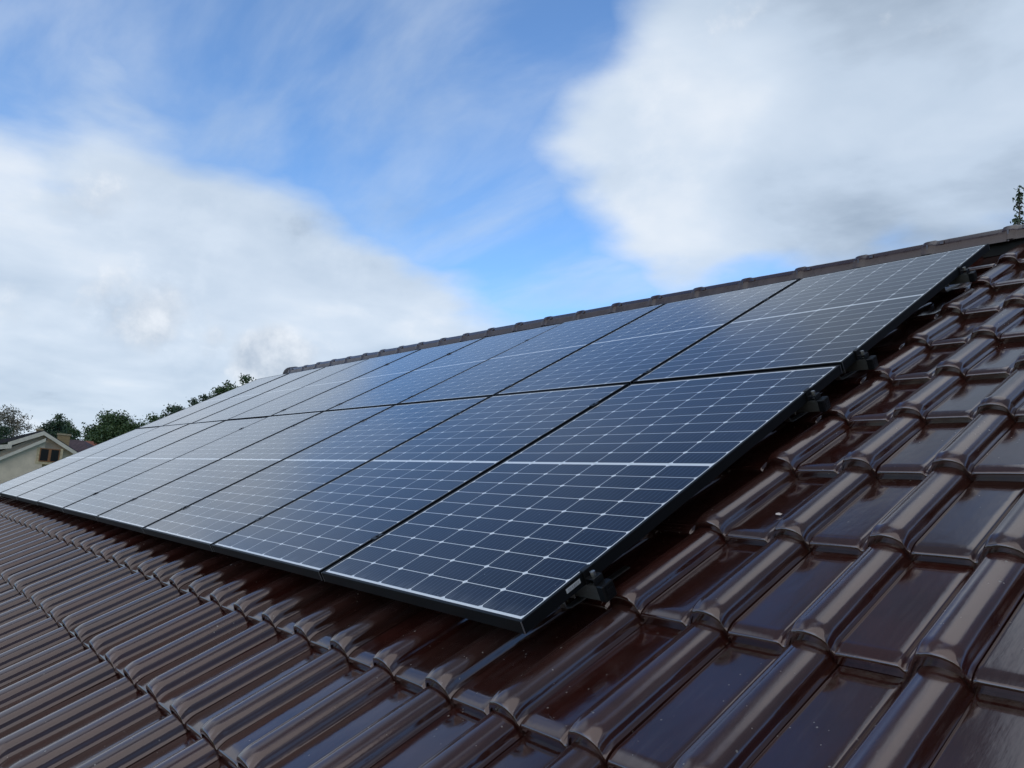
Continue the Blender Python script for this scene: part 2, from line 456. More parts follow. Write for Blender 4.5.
# ------------------------------------------------------------------ the ground
gm = NT('meadow_grass'); gc = gm.co()
gm.set(Base_Color=gm.mix(gm.map(gm.noise(gc, .15, 8, .65), .3, .7), (.035, .06, .018), (.075, .10, .03)), Roughness=.9)
gm.bump(gm.noise(gc, 6, 6, .7), .6, .1)
g = MB(); n_ = 48
g.add([(1500 * math.cos(2 * math.pi * k / n_) - 40, 1500 * math.sin(2 * math.pi * k / n_), 0) for k in range(n_)], [tuple(range(n_))])
go = obj('ground', g.mesh('ground', gm.m)); go['kind'] = 'structure'

# ------------------------------------------------------------------ the tiled house
PITCH_U = .2585; GAUGE = .43
HB = Vector((-3.0, 3.5657, 0))
house = thing('tiled_house', 'house whose dark brown glazed tile roof with a capped ridge fills the foreground', 'house', HB)
PROF = [(0, -.006), (.006, -.0028), (.013, -.0008), (.022, 0), (.05, 0), (.12, 0), (.22, .0004), (.34, .0004), (.44, .0002), (.495, 0), (.53, 0), (.56, 0), (.585, 0)]
PROF[-4:] = [(.495, 0), (.51, -.0010), (.523, -.0045), (.535, -.008), (.548, -.009)]
PROF += [(.562 + .118 * t, -.0082 + .0470 * (.5 - .5 * math.cos(math.pi * t ** .80))) for t in (0, .07, .15, .24, .34, .45, .56, .67, .78, .89)]
PROF += [(.682, .0388)]
PROF += [(.70, .0392), (.72, .0412), (.748, .0426), (.78, .0427), (.81, .0420), (.84, .0406), (.87, .0385), (.895, .0358), (.915, .0328), (.932, .0293), (.945, .0256), (.955, .0214), (.962, .0168), (.968, .0124), (.973, .0090), (.978, .0064), (.983, .0044), (.988, .0028), (.992, .0014), (.996, .0002), (1.0, -.0008)]
YS = [0, .0008, .002, .004, .0065, .010, .015, .020, .026, .032, .038, .044, .051, .07, .15, .30, .42, .52]
def tile_arrays():
    s = np.array([p[0] for p in PROF]); h = np.array([p[1] for p in PROF]); ys = np.array(YS)
    X = s * PITCH_U
    r = .005
    drop = np.where(ys < r, r - np.sqrt(np.maximum(r * r - (r - ys) ** 2, 0)), 0)
    soft = np.clip(1 - ys / .042, 0, 1) ** 1.9                    # nose rolls over softly
    hr = np.clip((h - .002) / .040, 0, 1)
    Zs = h[None, :] - drop[:, None] - soft[:, None] * (.0100 + .002 * hr[None, :])
    Zs = Zs - ys[:, None] * (.036 / GAUGE)
    # blend nose: the roll's end also draws in sideways a little
    top = np.stack([np.broadcast_to(X[None, :], Zs.shape), np.broadcast_to(ys[:, None], Zs.shape), Zs], -1)
    ny, ns = Zs.shape
    V = [top.reshape(-1, 3)]; F = []
    for j in range(ny - 1):
        for i in range(ns - 1):
            a = j * ns + i; F.append((a, a + 1, a + ns + 1, a + ns))
    k = ny * ns
    def strip(A, B):
        nonlocal k
        V.append(A); V.append(B); n = len(A)
        for i in range(n - 1): F.append((k + n + i, k + n + i + 1, k + i + 1, k + i))
        k += 2 * n
    f0 = top[0]; f1 = f0 - [0, 0, .0075]; f2 = f1 + [0, .0045, -.001]; f3 = f2 - [0, 0, .015]; f4 = f3 + [0, .05, 0]
    strip(f0, f1); strip(f1, f2); strip(f2, f3); strip(f3, f4)
    sl = top[:, 0]; strip(sl, sl - [0, 0, .022])
    sr = top[:, -1]; strip(sr - [0, 0, .012], sr)
    return np.concatenate(V), np.array(F)
COURSES = [-1.83, -1.415, -1.0, -.582, -.165, .284, .695, 1.128, 1.53, 1.925, 2.325, 2.745, 3.17, 3.60]
def tile_field():
    tv, tf = tile_arrays(); nv = len(tv); V = []; F = []; R = []; n = 0
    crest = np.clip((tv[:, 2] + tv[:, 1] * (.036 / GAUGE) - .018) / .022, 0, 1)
    for row, vn in enumerate(COURSES):
        for kcol in range(-17, 36):
            uV = .420 + PITCH_U * kcol
            w = tv.copy()
            if row == len(COURSES) - 1: w[:, 1] = np.minimum(w[:, 1], .42)
            c = np.array([PITCH_U / 2, .2, 0])
            w -= c
            a, b, t = rng.normal(0, .0032), rng.normal(0, .0050), rng.normal(0, .0030)
            w[:, 2] += w[:, 1] * a + w[:, 0] * b + rng.normal(0, .0006)
            x_, y_ = w[:, 0].copy(), w[:, 1].copy()
            w[:, 0] = x_ - t * y_; w[:, 1] = y_ + t * x_
            w += c
            w += np.array([-uV + rng.normal(0, .0007), vn + rng.normal(0, .0015), -.13])
            V.append(w); F.append(tf + n); n += nv; R.append(np.full(len(tf), rng.random()))
    me = bpy.data.meshes.new('roof_tiles')
    V = np.concatenate(V); F = np.concatenate(F); R = np.concatenate(R)
    me.vertices.add(len(V)); me.vertices.foreach_set('co', V.ravel())
    me.loops.add(F.size); me.loops.foreach_set('vertex_index', F.ravel().astype(np.int32))
    me.polygons.add(len(F)); me.polygons.foreach_set('loop_start', np.arange(0, F.size, 4, dtype=np.int32))
    me.update(calc_edges=True); me.validate()
    me.polygons.foreach_set('use_smooth', np.ones(len(F), dtype=bool))
    at_ = me.attributes.new('tile_rand', 'FLOAT', 'FACE'); at_.data.foreach_set('value', R.astype(np.float32))
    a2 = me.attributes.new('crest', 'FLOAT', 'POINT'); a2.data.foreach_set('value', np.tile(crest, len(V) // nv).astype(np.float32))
    me.materials.append(MAT['tile']); me.update()
    return me
tiles_me = tile_field()
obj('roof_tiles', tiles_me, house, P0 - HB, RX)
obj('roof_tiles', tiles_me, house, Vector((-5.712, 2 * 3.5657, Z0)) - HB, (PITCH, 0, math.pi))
# roof deck under the tiles
ux0, ux1 = -9.70, 3.98
d = MB(); d.box((ux0 + .02, -1.86, -.235), (ux1 - .02, 3.98, -.195))
dme = d.mesh('roof_deck', MAT['underlay'])
obj('roof_deck', dme, house, P0 - HB, RX)
obj('roof_deck', dme, house, Vector((-5.712, 2 * 3.5657, Z0)) - HB, (PITCH, 0, math.pi))
# walls and gables
eave = roof(0, -1.45, -.28); yr = 3.5657
wl = MB(); y0 = eave.y; y1 = 2 * yr - y0; ze = eave.z; zr = roof(0, 4.0, -.29).z
for xg in (ux0 + .35, ux1 - .65):
    wl.prism([(y0, 0), (y1, 0), (y1, ze), (yr, zr), (y0, ze)], xg, xg + .3, axis='x')
wl.box((ux0 + .65, y0, 0), (ux1 - .65, y0 + .3, ze)); wl.box((ux0 + .65, y1 - .3, 0), (ux1 - .65, y1, ze))
obj('wall', wl.mesh('wall', MAT['plaster']), house, -HB)
fa = MB()
fa.box((ux0 + .02, -1.895, -.29), (ux1 - .02, -1.865, -.17))
obj('fascia_board', fa.mesh('fascia_board', MAT['fascia']), house, P0 - HB, RX)
gt = MB(); ev = roof(0, -1.93, -.20)
for k in range(10):
    a0 = math.pi + math.pi * k / 10; a1 = math.pi + math.pi * (k + 1) / 10; r = .065
    gt.add([(ux0, ev.y - .03 + r * math.cos(a0), ev.z + r * math.sin(a0)), (ux1, ev.y - .03 + r * math.cos(a0), ev.z + r * math.sin(a0)),
            (ux1, ev.y - .03 + r * math.cos(a1), ev.z + r * math.sin(a1)), (ux0, ev.y - .03 + r * math.cos(a1), ev.z + r * math.sin(a1))], [(0, 1, 2, 3)])
obj('gutter', gt.mesh('gutter', MAT['gutter'], True), house, -HB)
# ridge caps
def ridge_material():
    m = NT('weathered_ridge_tile'); c = m.co('Generated'); o = m.co()
    n = m.noise(o, 9, 6, .65)
    base = m.mix(m.map(n, .3, .7), (.028, .010, .008), (.052, .026, .022))
    base = m.mix(m.map(m.noise(o, 28, 5, .7), .55, .75, 0, .5), base, (.11, .075, .065))
    m.set(Base_Color=base, Roughness=m.map(n, .3, .7, .20, .40), IOR=1.65)
    m.bump(m.noise(o, 60, 3), .15, .002)
    return m.m
MAT['ridge'] = ridge_material()
def ridge_cap_mesh(Lg=.4235):
    prof = [(-.128, -.105), (-.120, -.06), (-.112, -.045), (-.104, -.040), (-.088, -.018), (-.062, -.006), (-.03, -.001), (0, 0)]
    prof = prof + [(-a, b) for a, b in prof[-2::-1]]
    # stations along the ridge (x to the right); the collar end laps over its neighbour
    st = [(0, 1.03, .004), (.010, 1.045, .0065), (.055, 1.045, .006), (.068, 1.01, .001), (.08, 1.0, .0), (.135, 1.0, .0), (Lg + .03, .985, -.004)]
    V = []; F = []; n = len(prof)
    for (x, sc_, dz) in st:
        for (y, z) in prof: V.append((x, y * sc_, z * (1 + (sc_ - 1) * .3) + dz))
    for j in range(len(st) - 1):
        for i in range(n - 1):
            a = j * n + i; F.append((a, a + 1, a + n + 1, a + n))
    k = len(V)                                    # wall thickness at the collar end
    for (y, z) in prof: V.append((0, y * .98, z * .98 - .003))
    for i in range(n - 1): F.append((i, i + 1, k + i + 1, k + i))
    k2 = len(V)
    for (y, z) in prof: V.append((.3, y * .95, z * .97 - .008))
    for i in range(n - 1): F.append((k + i, k + i + 1, k2 + i + 1, k2 + i))
    b = MB(); b.add(V, F)
    for sgn in (-1, 1):                           # nibs on the shoulder and the clip
        b.box((.10, sgn * .111 - .008, -.052), (.125, sgn * .111 + .008, -.030), bev=.003)
        b.box((.028, sgn * .124 - .004, -.112), (.040, sgn * .124 + .004, -.040), bev=.002)
    return b.mesh('ridge_cap', MAT['ridge'], True, 32)
rc_me = ridge_cap_mesh()
rz = roof(0, 4.100, -0.030).z - .026
first = None
for k in range(-8, 23):
    u = .030 + .4235 * k
    o = obj('ridge_cap', rc_me, house, Vector((-u - .035 + rng.normal(0, .002), yr + rng.normal(0, .003), rz + rng.normal(0, .002))) - HB, (0, rng.normal(0, .004), rng.normal(0, .006)))

ep = MB(); ep.tube([(-9.57, yr, rz - .100), (-9.555, yr, rz - .100), (-9.37, yr, rz - .100), (-9.35, yr, rz - .100)], [.116, .128, .122, .112], 24)
obj('ridge_end', ep.mesh('ridge_end', MAT['fascia'], True, 30), house, -HB)
rr = MB(); rr.box((-9.25, yr - .095, rz - .17), (ux1 - .03, yr + .095, rz - .045))
obj('ridge_roll', rr.mesh('ridge_roll', MAT['underlay']), house, -HB)

# ------------------------------------------------------------------ solar panels
PW, PH, GP = 1.038, 1.755, .020
def panel_frame_mesh():
    b = MB(); x0, x1, y0, y1 = -PW, 0, 0, PH; lip = .0095; D = .035; t = .0018; c = .0009
    def loop(i, z): return [(x0 + i, y0 + i, z), (x1 - i, y0 + i, z), (x1 - i, y1 - i, z), (x0 + i, y1 - i, z)]
    loops = [loop(.001, -D), loop(0, -D + .001), loop(0, -c), loop(c, 0), loop(lip - .0004, 0), loop(lip, -.0006), loop(lip, -.006), loop(t + .001, -.008), loop(t, -.012), loop(t, -D + t), loop(.03, -D + t), loop(.03, -D)]
    loops.append(loops[0])
    for a, e in zip(loops[:-1], loops[1:]):
        for k in range(4): b.add([a[k], a[(k + 1) % 4], e[(k + 1) % 4], e[k]], [(0, 1, 2, 3)])
    # mitred corner joints show as a bare line
    for (cx, cy) in ((x0, y0), (x1, y0), (x1, y1), (x0, y1)):
        sx = 1 if cx == x0 else -1; sy = 1 if cy == y0 else -1; e = .0006; w = .0016
        b.box((min(cx - e * sx, cx + w * sx), min(cy - e * sy, cy + w * sy), -D + .0005), (max(cx - e * sx, cx + w * sx), max(cy - e * sy, cy + w * sy), -.0006), 1)
    return b.mesh('frame', [MAT['frame'], MAT['joint']])
pf = panel_frame_mesh()
lm = MB(); lm.box((-PW + .0092, .0092, -.0058), (-.0092, PH - .0092, -.0016)); lme = lm.mesh('glass_laminate', MAT['cell'])
jb = MB(); jb.box((-.57, 1.55, -.024), (-.47, 1.63, -.0065), 0, .003); jbm = jb.mesh('junction_box', MAT['blackplastic'])
ORD = ['', 'second', 'third', 'fourth', 'fifth', 'sixth', 'seventh', 'eighth', '']
panels = {}
proto = None
for row in (0, 1):
    rn = 'lower' if row == 0 else 'upper'
    for c_ in range(9):
        if row == 0 and c_ == 0: lab = 'nearest solar panel, lower right corner of the array, white sticker on its frame'
        elif c_ == 0: lab = 'solar panel at the right end of the upper row, just under the ridge'
        elif c_ == 8: lab = 'farthest solar panel at the left end of the %s row' % rn
        else: lab = '%s solar panel from the near right end of the %s row' % (ORD[c_], rn)
        if proto is None:
            p = thing('solar_panel', lab, 'solar panel', group='solar panels on the tiled roof'); proto = p
            obj('frame', pf, p); obj('glass_laminate', lme, p); obj('junction_box', jbm, p)
        else:
            p = copy_tree(proto); p['label'] = lab
        p.location = roof(-c_ * (PW + GP), row * (PH + GP), 0)
        p.rotation_euler = (PITCH + rng.normal(0, .0011), rng.normal(0, .0011), 0)
        panels[row, c_] = p
# sticker with printed bars on the nearest panel's frame
def sticker_material():
    m = NT('white_sticker'); x, y, z = m.sep(m.co())
    bars = m.math('GREATER_THAN', m.noise(m.mapping(m.co(), (1, 900, 1)), 1.0, 1), .52)
    inn = m.math('MULTIPLY', m.math('LESS_THAN', m.math('ABSOLUTE', m.math('SUBTRACT', z, -.0155)), .004), m.math('LESS_THAN', m.math('ABSOLUTE', m.math('SUBTRACT', y, .187)), .021))
    m.set(Base_Color=m.mix(m.math('MULTIPLY', m.math('MULTIPLY', bars, inn), .8), (.55, .56, .57), (.05, .05, .05)), Roughness=.4)
    return m.m
st = MB(); st.box((-.0002, .160, -.0205), (.0007, .214, -.0085))
o = obj('sticker', st.mesh('sticker', sticker_material()), panels[0, 0]); o['label'] = 'white printed sticker on the frame side'

# ------------------------------------------------------------------ rails, end clamps, mid clamps, hooks
RAILS = [(.246, 'lowest'), (1.487, 'second lowest'), (1.905, 'second highest'), (3.085, 'highest')]
def rail_thing(v, word):
    t = thing('mounting_rail', 'aluminium mounting rail with black end cap, %s of the four under the panels' % word, 'rail', roof(0, v, -.036), RX, 'mounting rails under the panels')
    b = MB(); h = .019
    for (a, c) in (((-9.53, -h, -.040), (.038, h, -.036)), ((-9.53, -h, -.036), (.038, -h + .003, 0)), ((-9.53, h - .003, -.036), (.038, h, 0)),
                   ((-9.53, -h + .003, -.003), (.038, -.006, 0)), ((-9.53, .006, -.003), (.038, h - .003, 0)), ((-9.53, -h + .003, -.021), (.038, h - .003, -.018))):
        b.box(a, c)
    obj('rail', b.mesh('rail', MAT['alu']), t)
    c = MB(); c.box((.036, -.0215, -.0425), (.061, .0225, .0030), 0, .003); c.box((.061, -.012, -.030), (.0625, .012, -.012), 0, .0005)
    obj('end_cap', c.mesh('end_cap', MAT['blackplastic'], True, 30), t)
    return t
def hexbolt(b, x, y, z0, z1, r=.0065, mi=0):
    b.tube([(x, y, z0), (x, y, z1)], r, 6, mi)
    b.tube([(x, y, z1 - .0001), (x, y, z1 + .0006)], r * .55, 10, mi)
ec_b = MB()
ec_b.box((-.009, -.018, .0006), (.006, .018, .0036), 0, .0008)      # lip over the frame
ec_b.box((.0008, -.018, -.036), (.004, .018, .0006), 0, .0006)      # web beside the frame
ec_b.box((.004, -.018, -.0205), (.034, .018, -.0165), 0, .0008)     # shelf with bolt
ec_b.box((.030, -.018, -.036), (.034, .018, -.0205), 0, .0008)
ecm = ec_b.mesh('clamp_body', MAT['black_alu'])
eb = MB(); hexbolt(eb, .019, 0, -.0165, -.004, .0075); ebm = eb.mesh('bolt', MAT['steel'])
mc_b = MB(); mc_b.box((-.016, -.02, .0006), (.016, .02, .0030), 0, .001); mc_b.box((-.006, -.022, -.03), (.006, .022, .0006))
mcm = mc_b.mesh('clamp_body', MAT['black_alu'])
mb = MB(); hexbolt(mb, 0, 0, .003, .005, .006); mbm = mb.mesh('bolt', MAT['black_alu'])
proto_e = proto_m = proto_h = None
def hook_mesh():
    b = MB()
    # arm: from under the upper tile, out over the nose, up to the rail
    b.ribbon([(.21, -.122), (.05, -.108), (-.035, -.100), (-.050, -.093), (-.052, -.080), (-.046, -.052), (-.0215, -.050)], -.011, .011, .004)
    return b.mesh('hook_arm', MAT['steel'])
def hook_plate_mesh():
    b = MB(); b.box((-.020, -.0235, -.082), (.020, -.0195, -.036), 0, .001); hexb = b
    b.tube([(0, -.0235, -.060), (0, -.033, -.060)], .008, 6)
    return b.mesh('hook_plate', MAT['steel'])
ham, hpm = hook_mesh(), hook_plate_mesh()
for i, (v, word) in enumerate(RAILS):
    rail_thing(v, word)
    row = 'lower' if i < 2 else 'upper'; which = ('lower', 'upper')[i % 2]
    lab = 'end clamp with silver bolt, right edge of %s row, %s rail' % (row, which)
    if proto_e is None:
        t = thing('end_clamp', lab, 'clamp', group='end clamps on the right edge of the array'); obj('clamp_body', ecm, t); obj('bolt', ebm, t); proto_e = t
    else:
        t = copy_tree(proto_e); t['label'] = lab
    t.location = roof(.0006, v, .0); t.rotation_euler = RX
    lab = 'steel roof hook under the right end of the %s mounting rail' % word
    if proto_h is None:
        t = thing('roof_hook', lab, 'bracket', group='roof hooks under the mounting rails'); obj('hook_arm', ham, t); obj('hook_plate', hpm, t); proto_h = t
    else:
        t = copy_tree(proto_h); t['label'] = lab
    t.location = roof(-.075, v, 0.0); t.rotation_euler = RX
    for c_ in range(1, 6):
        lab = 'mid clamp, %s seam from right, %s rail of %s row' % (('first', 'second', 'third', 'fourth', 'fifth')[c_ - 1], which, row)
        if proto_m is None:
            t = thing('mid_clamp', lab, 'clamp', group='mid clamps between the panels'); obj('clamp_body', mcm, t); obj('bolt', mbm, t); proto_m = t
        else:
            t = copy_tree(proto_m); t['label'] = lab
        t.location = roof(-c_ * (PW + GP) + GP / 2, v, 0); t.rotation_euler = RX
# white fleck on a tile
fk = MB(); fk.add([(-.009, -.004, 0), (.004, -.006, 0), (.010, .001, .001), (.002, .005, .002), (-.008, .004, 0), (0, 0, .005)], [(0, 1, 5), (1, 2, 5), (2, 3, 5), (3, 4, 5), (4, 0, 5), (0, 4, 3, 2, 1)])

# ------------------------------------------------------------------ trees
def bark(name, col): return simple(name, col, .9, 0, .35, 12, .5)
MAT['bark'] = bark('grey_brown_bark', (.09, .07, .05)); MAT['birch_bark'] = bark('pale_birch_bark', (.45, .43, .40))
LEAF = {
    'oak': leaf_material('oak_leaves', (.042, .086, .030), (.075, .13, .044), (.12, .165, .055)),
    'pine': leaf_material('pine_needles', (.030, .064, .034), (.054, .096, .045), (.085, .13, .055)),
    'birch': leaf_material('thinning_birch_leaves', (.10, .11, .06), (.20, .17, .12), (.30, .26, .20)),
    'poplar': leaf_material('poplar_leaves', (.022, .045, .022), (.04, .07, .03), (.08, .11, .05)),
}
def tree(name, label, base, h, rad, crown_h, leaf, n_leaf=5000, size=.16, clumps=60, barkm='bark', shape='round', sparse=1.0, lean=(0, 0)):
    t = thing(name, label, 'tree', base, group=None)
    b = MB(); r0 = h * .018 + .06
    tp = [(lean[0] * k / 6 + random.uniform(-.04, .04) * k, lean[1] * k / 6 + random.uniform(-.04, .04) * k, h * .93 * k / 6) for k in range(7)]
    b.tube(tp, [r0 * (1 - .88 * k / 6) for k in range(7)], 9)
    cen = []
    for q in range(clumps):
        while True:
            p = np.array([random.uniform(-1, 1), random.uniform(-1, 1), random.uniform(-1, 1)])
            L_ = np.linalg.norm(p)
            if .35 < L_ < 1: break
        if shape == 'cone': p[:2] *= max(.12, (1 - (p[2] + 1) / 2)) * 1.3
        if shape == 'dome': p[:2] *= 1.0 if p[2] < .2 else 1.0
        c = np.array([p[0] * rad, p[1] * rad, h - crown_h / 2 + p[2] * crown_h / 2 * .93])
        k = (c[2] / h) * 6; k0 = int(min(5, k)); c[:2] += np.array(tp[k0][:2])
        cen.append(c)
    for c in cen[::3]:
        z = max(.18 * h, c[2] - .35 * crown_h - random.random() * .1 * h); k = min(5, int(z / (h * .93) * 6))
        a = Vector(tp[k]); a.z = z; e = Vector(c); m_ = a.lerp(e, .55) + Vector((0, 0, -.04 * h * random.random()))
        b.tube([a, m_, e], [r0 * .28, r0 * .16, r0 * .04], 5)
    obj('trunk', b.mesh('trunk', MAT[barkm], True), t)
    V = np.zeros((n_leaf * 4, 3)); R = np.zeros(n_leaf)
    cr = rad * .26 * (60 / clumps) ** .33
    tone = [random.random() for _ in cen]
    for i in range(n_leaf):
        q = random.randrange(len(cen)); c = cen[q]
        p = c + rng.normal(0, cr * .74, 3) * np.array([1, 1, .75])
        a = rng.normal(0, 1, 3); a /= np.linalg.norm(a); bb = rng.normal(0, 1, 3); bb -= a * (a @ bb); bb /= np.linalg.norm(bb)
        s_ = size * random.uniform(.6, 1.3); a *= s_ * .62; bb *= s_ * .38
        V[i * 4:i * 4 + 4] = [p - a, p + bb, p + a, p - bb]
        R[i] = min(1, max(0, .55 * tone[q] + .45 * random.random()))
    F = np.arange(n_leaf * 4).reshape(-1, 4)
    me = mesh_of('crown', V, F, LEAF[leaf])
    at_ = me.attributes.new('leaf_rand', 'FLOAT', 'FACE'); at_.data.foreach_set('value', R.astype(np.float32))
    obj('crown', me, t)
    return t
def tree_at(name, label, px, py, D, rad, crown_h, leaf, **k):
    p = at(px, py, D); return tree(name, label, (p.x, p.y, 0), p.z, rad, crown_h, leaf, **k)

# ------------------------------------------------------------------ neighbouring houses
def neighbour():
    D = 55.0; A = at(44, 431, D); dv = Vector((-0.98721604, 0.15938785, 0)); rot = math.atan2(0.98721604, 0.15938785)
    t = thing('gabled_house', 'cream rendered gabled house with pale bargeboards and a brown window beyond the array', 'house', (A.x, A.y, 0), (0, 0, rot))
    Z = A.z; K = 55 / 40
    wallm = simple('cream_render', (.80, .67, .51), .9, 0, .10, 1.5)
    barge = simple('pale_bargeboard', (.74, .68, .57), .7, 0, .06, 3)
    roofm = NT('dark_tiled_roof'); c = roofm.co(); x, y, z = roofm.sep(c)
    wv = roofm.math('PINGPONG', roofm.math('MULTIPLY', x, 3.3), .5)
    roofm.set(Base_Color=roofm.mix(roofm.map(roofm.noise(c, 2, 4), .3, .7), (.028, .024, .030), (.050, .044, .052)), Roughness=.4); roofm.bump(wv, .4, .05)
    roofm = roofm.m
    tn = math.tan(RAD(30))
    hw, hl = 5.0, 4.6                     # half widths right / left
    # main gable wall (y is away from the viewer)
    w = MB(); w.prism([(-hl, 0), (hw, 0), (hw, Z - .25 - hw * tn), (0, Z - .25), (-hl, Z - .25 - hl * tn)], .35, 9.0)
    # front bay wall on the left half
    w.prism([(-5.4, 0), (.20, 0), (.20, Z - .72), (-5.4, Z - .72 - 5.6 * math.tan(RAD(31.5)))], -.45, .347)
    obj('wall', w.mesh('wall', wallm), t, (0, 0, 0))
    r = MB()
    def slab(xa, za, xb, zb, ya, yb, th, mi=0):
        r.prism([(xa, za), (xb, zb), (xb, zb - th), (xa, za - th)], ya, yb, mi)
    slab(0, Z + .05, hw + .7, Z + .05 - (hw + .7) * tn, -.10, 9.4, .16)
    slab(0, Z + .05, -hl - .7, Z + .05 - (hl + .7) * tn, -.10, 9.4, .16)
    r2 = MB()
    r2.prism([(.26, Z - .46), (-6.1, Z - .46 - 6.36 * math.tan(RAD(31.5))), (-6.1, Z - .62 - 6.36 * math.tan(RAD(31.5))), (.26, Z - .62)], -.70, -.103)
    # higher wing behind, falling to the left
    r2.prism([(-.15, Z + .16), (-6.5, Z + .16 - 6.35 * .385), (-6.5, Z - .1 - 6.35 * .385), (-.15, Z - .1)], 3.0, 3.9)
    obj('roof', r.mesh('roof', roofm), t); obj('bay_roof', r2.mesh('bay_roof', roofm), t)
    def board(xa, za, xb, zb, y, h):
        b = MB(); b.prism([(xa, za), (xb, zb), (xb, zb - h), (xa, za - h)], y - .04, y); obj('bargeboard', b.mesh('bargeboard', barge), t)
    board(0, Z - .01, hw + .7, Z - .01 - (hw + .7) * tn, -.103, .26)
    board(0, Z - .01, -2.0, Z - .01 - 2.0 * math.tan(RAD(26)), -.103, .30)
    board(.20, Z - .50, -6.1, Z - .50 - 6.3 * math.tan(RAD(31.5)), -.703, .24)
    board(-1.75, Z - 1.08, -4.2, Z - 1.55, -.25, .30)
    # window
    x0, x1, z0, z1 = -.04 * K, .85 * K, Z - 1.55 * K, Z - .87 * K
    yw = -.45
    f = MB(); e = .065; wood = simple('brown_window_wood', (.30, .13, .05), .5, 0, .15, 8)
    # window sits across the bay and main walls: its surround stands on its own reveal
    f.box((x0, yw - .06, z0), (x0 + e, yw + .9, z1)); f.box((x1 - e, yw - .06, z0), (x1, yw + .9, z1))
    f.box((x0 + e, yw - .06, z0), (x1 - e, yw + .9, z0 + e)); f.box((x0 + e, yw - .06, z1 - e), (x1 - e, yw + .9, z1)); xm = x0 + (x1 - x0) * .50
    f.box((xm - .08, yw - .055, z0 + e), (xm + .08, yw + .3, z1 - e))
    fo = obj('window', f.mesh('window', wood), t)
    gl = NT('window_glass'); gl.set(Base_Color=(.010, .009, .012), Roughness=.15, IOR=1.3)
    p = MB(); p.box((x0 + e, yw - .02, z0 + e), (xm - .08, yw, z1 - e)); p.box((xm + .08, yw - .02, z0 + e), (x1 - e, yw, z1 - e))
    obj('pane', p.mesh('pane', gl.m), fo)
    su = MB(); s_ = .17; surr = simple('window_surround', (.66, .54, .34), .85)
    su.box((x0 - s_, yw - .025, z0 - s_), (x0 - .002, yw + .88, z1 + .04)); su.box((x1 + .002, yw - .025, z0 - s_), (x1 + s_, yw + .88, z1 + .04)); su.box((x0 - .002, yw - .024, z0 - s_), (x1 + .002, yw + .88, z0 - .002))
    obj('surround', su.mesh('surround', surr), fo)
    # chimneys
    brick = NT('yellow_chimney_brick'); c = brick.co(); bt = brick.N.new('ShaderNodeTexBrick')
    brick.L.new(brick.mapping(c, (1, 1, 1), (math.pi / 2, 0, 0)), bt.inputs['Vector']); bt.inputs['Scale'].default_value = 3.2; bt.inputs['Color1'].default_value = (.48, .32, .14, 1); bt.inputs['Color2'].default_value = (.40, .26, .12, 1); bt.inputs['Mortar'].default_value = (.35, .30, .22, 1)
    brick.set(Base_Color=bt.outputs[0], Roughness=.85)
    cp = simple('chimney_cap', (.42, .34, .22), .8)
    for (xa, xb, zt, yy) in ((.66 * K, 1.24 * K, Z + .02, 2.2), (-.50, -.10, Z + .33, 4.6)):
        ch = MB(); ch.box((xa, yy, Z - 2.2), (xb, yy + .8, zt - .12)); co = obj('chimney', ch.mesh('chimney', brick.m), t)
        k = MB(); k.box((xa - .06, yy - .06, zt - .12), (xb + .06, yy + .86, zt), 0, .01); obj('chimney_cap', k.mesh('chimney_cap', cp), co)
neighbour()
def far_house(label, px0, px1, py, D, col, wallcol, drop=2.2, depth=7):
    a, b = at(px0, py, D), at(px1, py, D); mid = (a + b) / 2; d_ = (b - a); Lx = d_.length
    z = mid.z
    t = thing('hip_roofed_house', label, 'house', (mid.x, mid.y, 0), (0, 0, math.atan2(d_.y, d_.x)))
    e = depth / 2; zb = z - drop
    r = MB(); ov = .5
    vs = [(-Lx / 2, 0, z), (Lx / 2, 0, z), (-Lx / 2 - e, -e, zb), (Lx / 2 + e, -e, zb), (Lx / 2 + e, e, zb), (-Lx / 2 - e, e, zb)]
    vs += [(x, y, zb - .12) for x, y, _ in vs[2:]]
    r.add(vs, [(0, 2, 3, 1), (1, 3, 4), (1, 4, 5, 0), (0, 5, 2), (2, 6, 7, 3), (3, 7, 8, 4), (4, 8, 9, 5), (5, 9, 6, 2), (9, 8, 7, 6)])
    rm = NT('clay_roof'); c = rm.co(); rm.set(Base_Color=rm.mix(rm.map(rm.noise(c, 3, 5), .3, .7), tuple(x * .75 for x in col), tuple(x * 1.2 for x in col)), Roughness=.7)
    rm.bump(rm.math('PINGPONG', rm.math('MULTIPLY', rm.sep(c)[0], 3.0), .5), .4, .05)
    obj('roof', r.mesh('roof', rm.m), t)
    w = MB(); w.box((-Lx / 2 - e + ov, -e + ov, 0), (Lx / 2 + e - ov, e - ov, zb - .125)); obj('wall', w.mesh('wall', simple('far_wall', wallcol, .9)), t)
far_house('hip-roofed house with a dark purplish brown roof behind the cream gable', 71, 84, 440, 66, (.075, .045, .05), (.5, .47, .4))
far_house('hip-roofed house with an orange red roof half hidden beneath the big green tree', 86, 93, 441, 74, (.24, .085, .05), (.5, .45, .38))

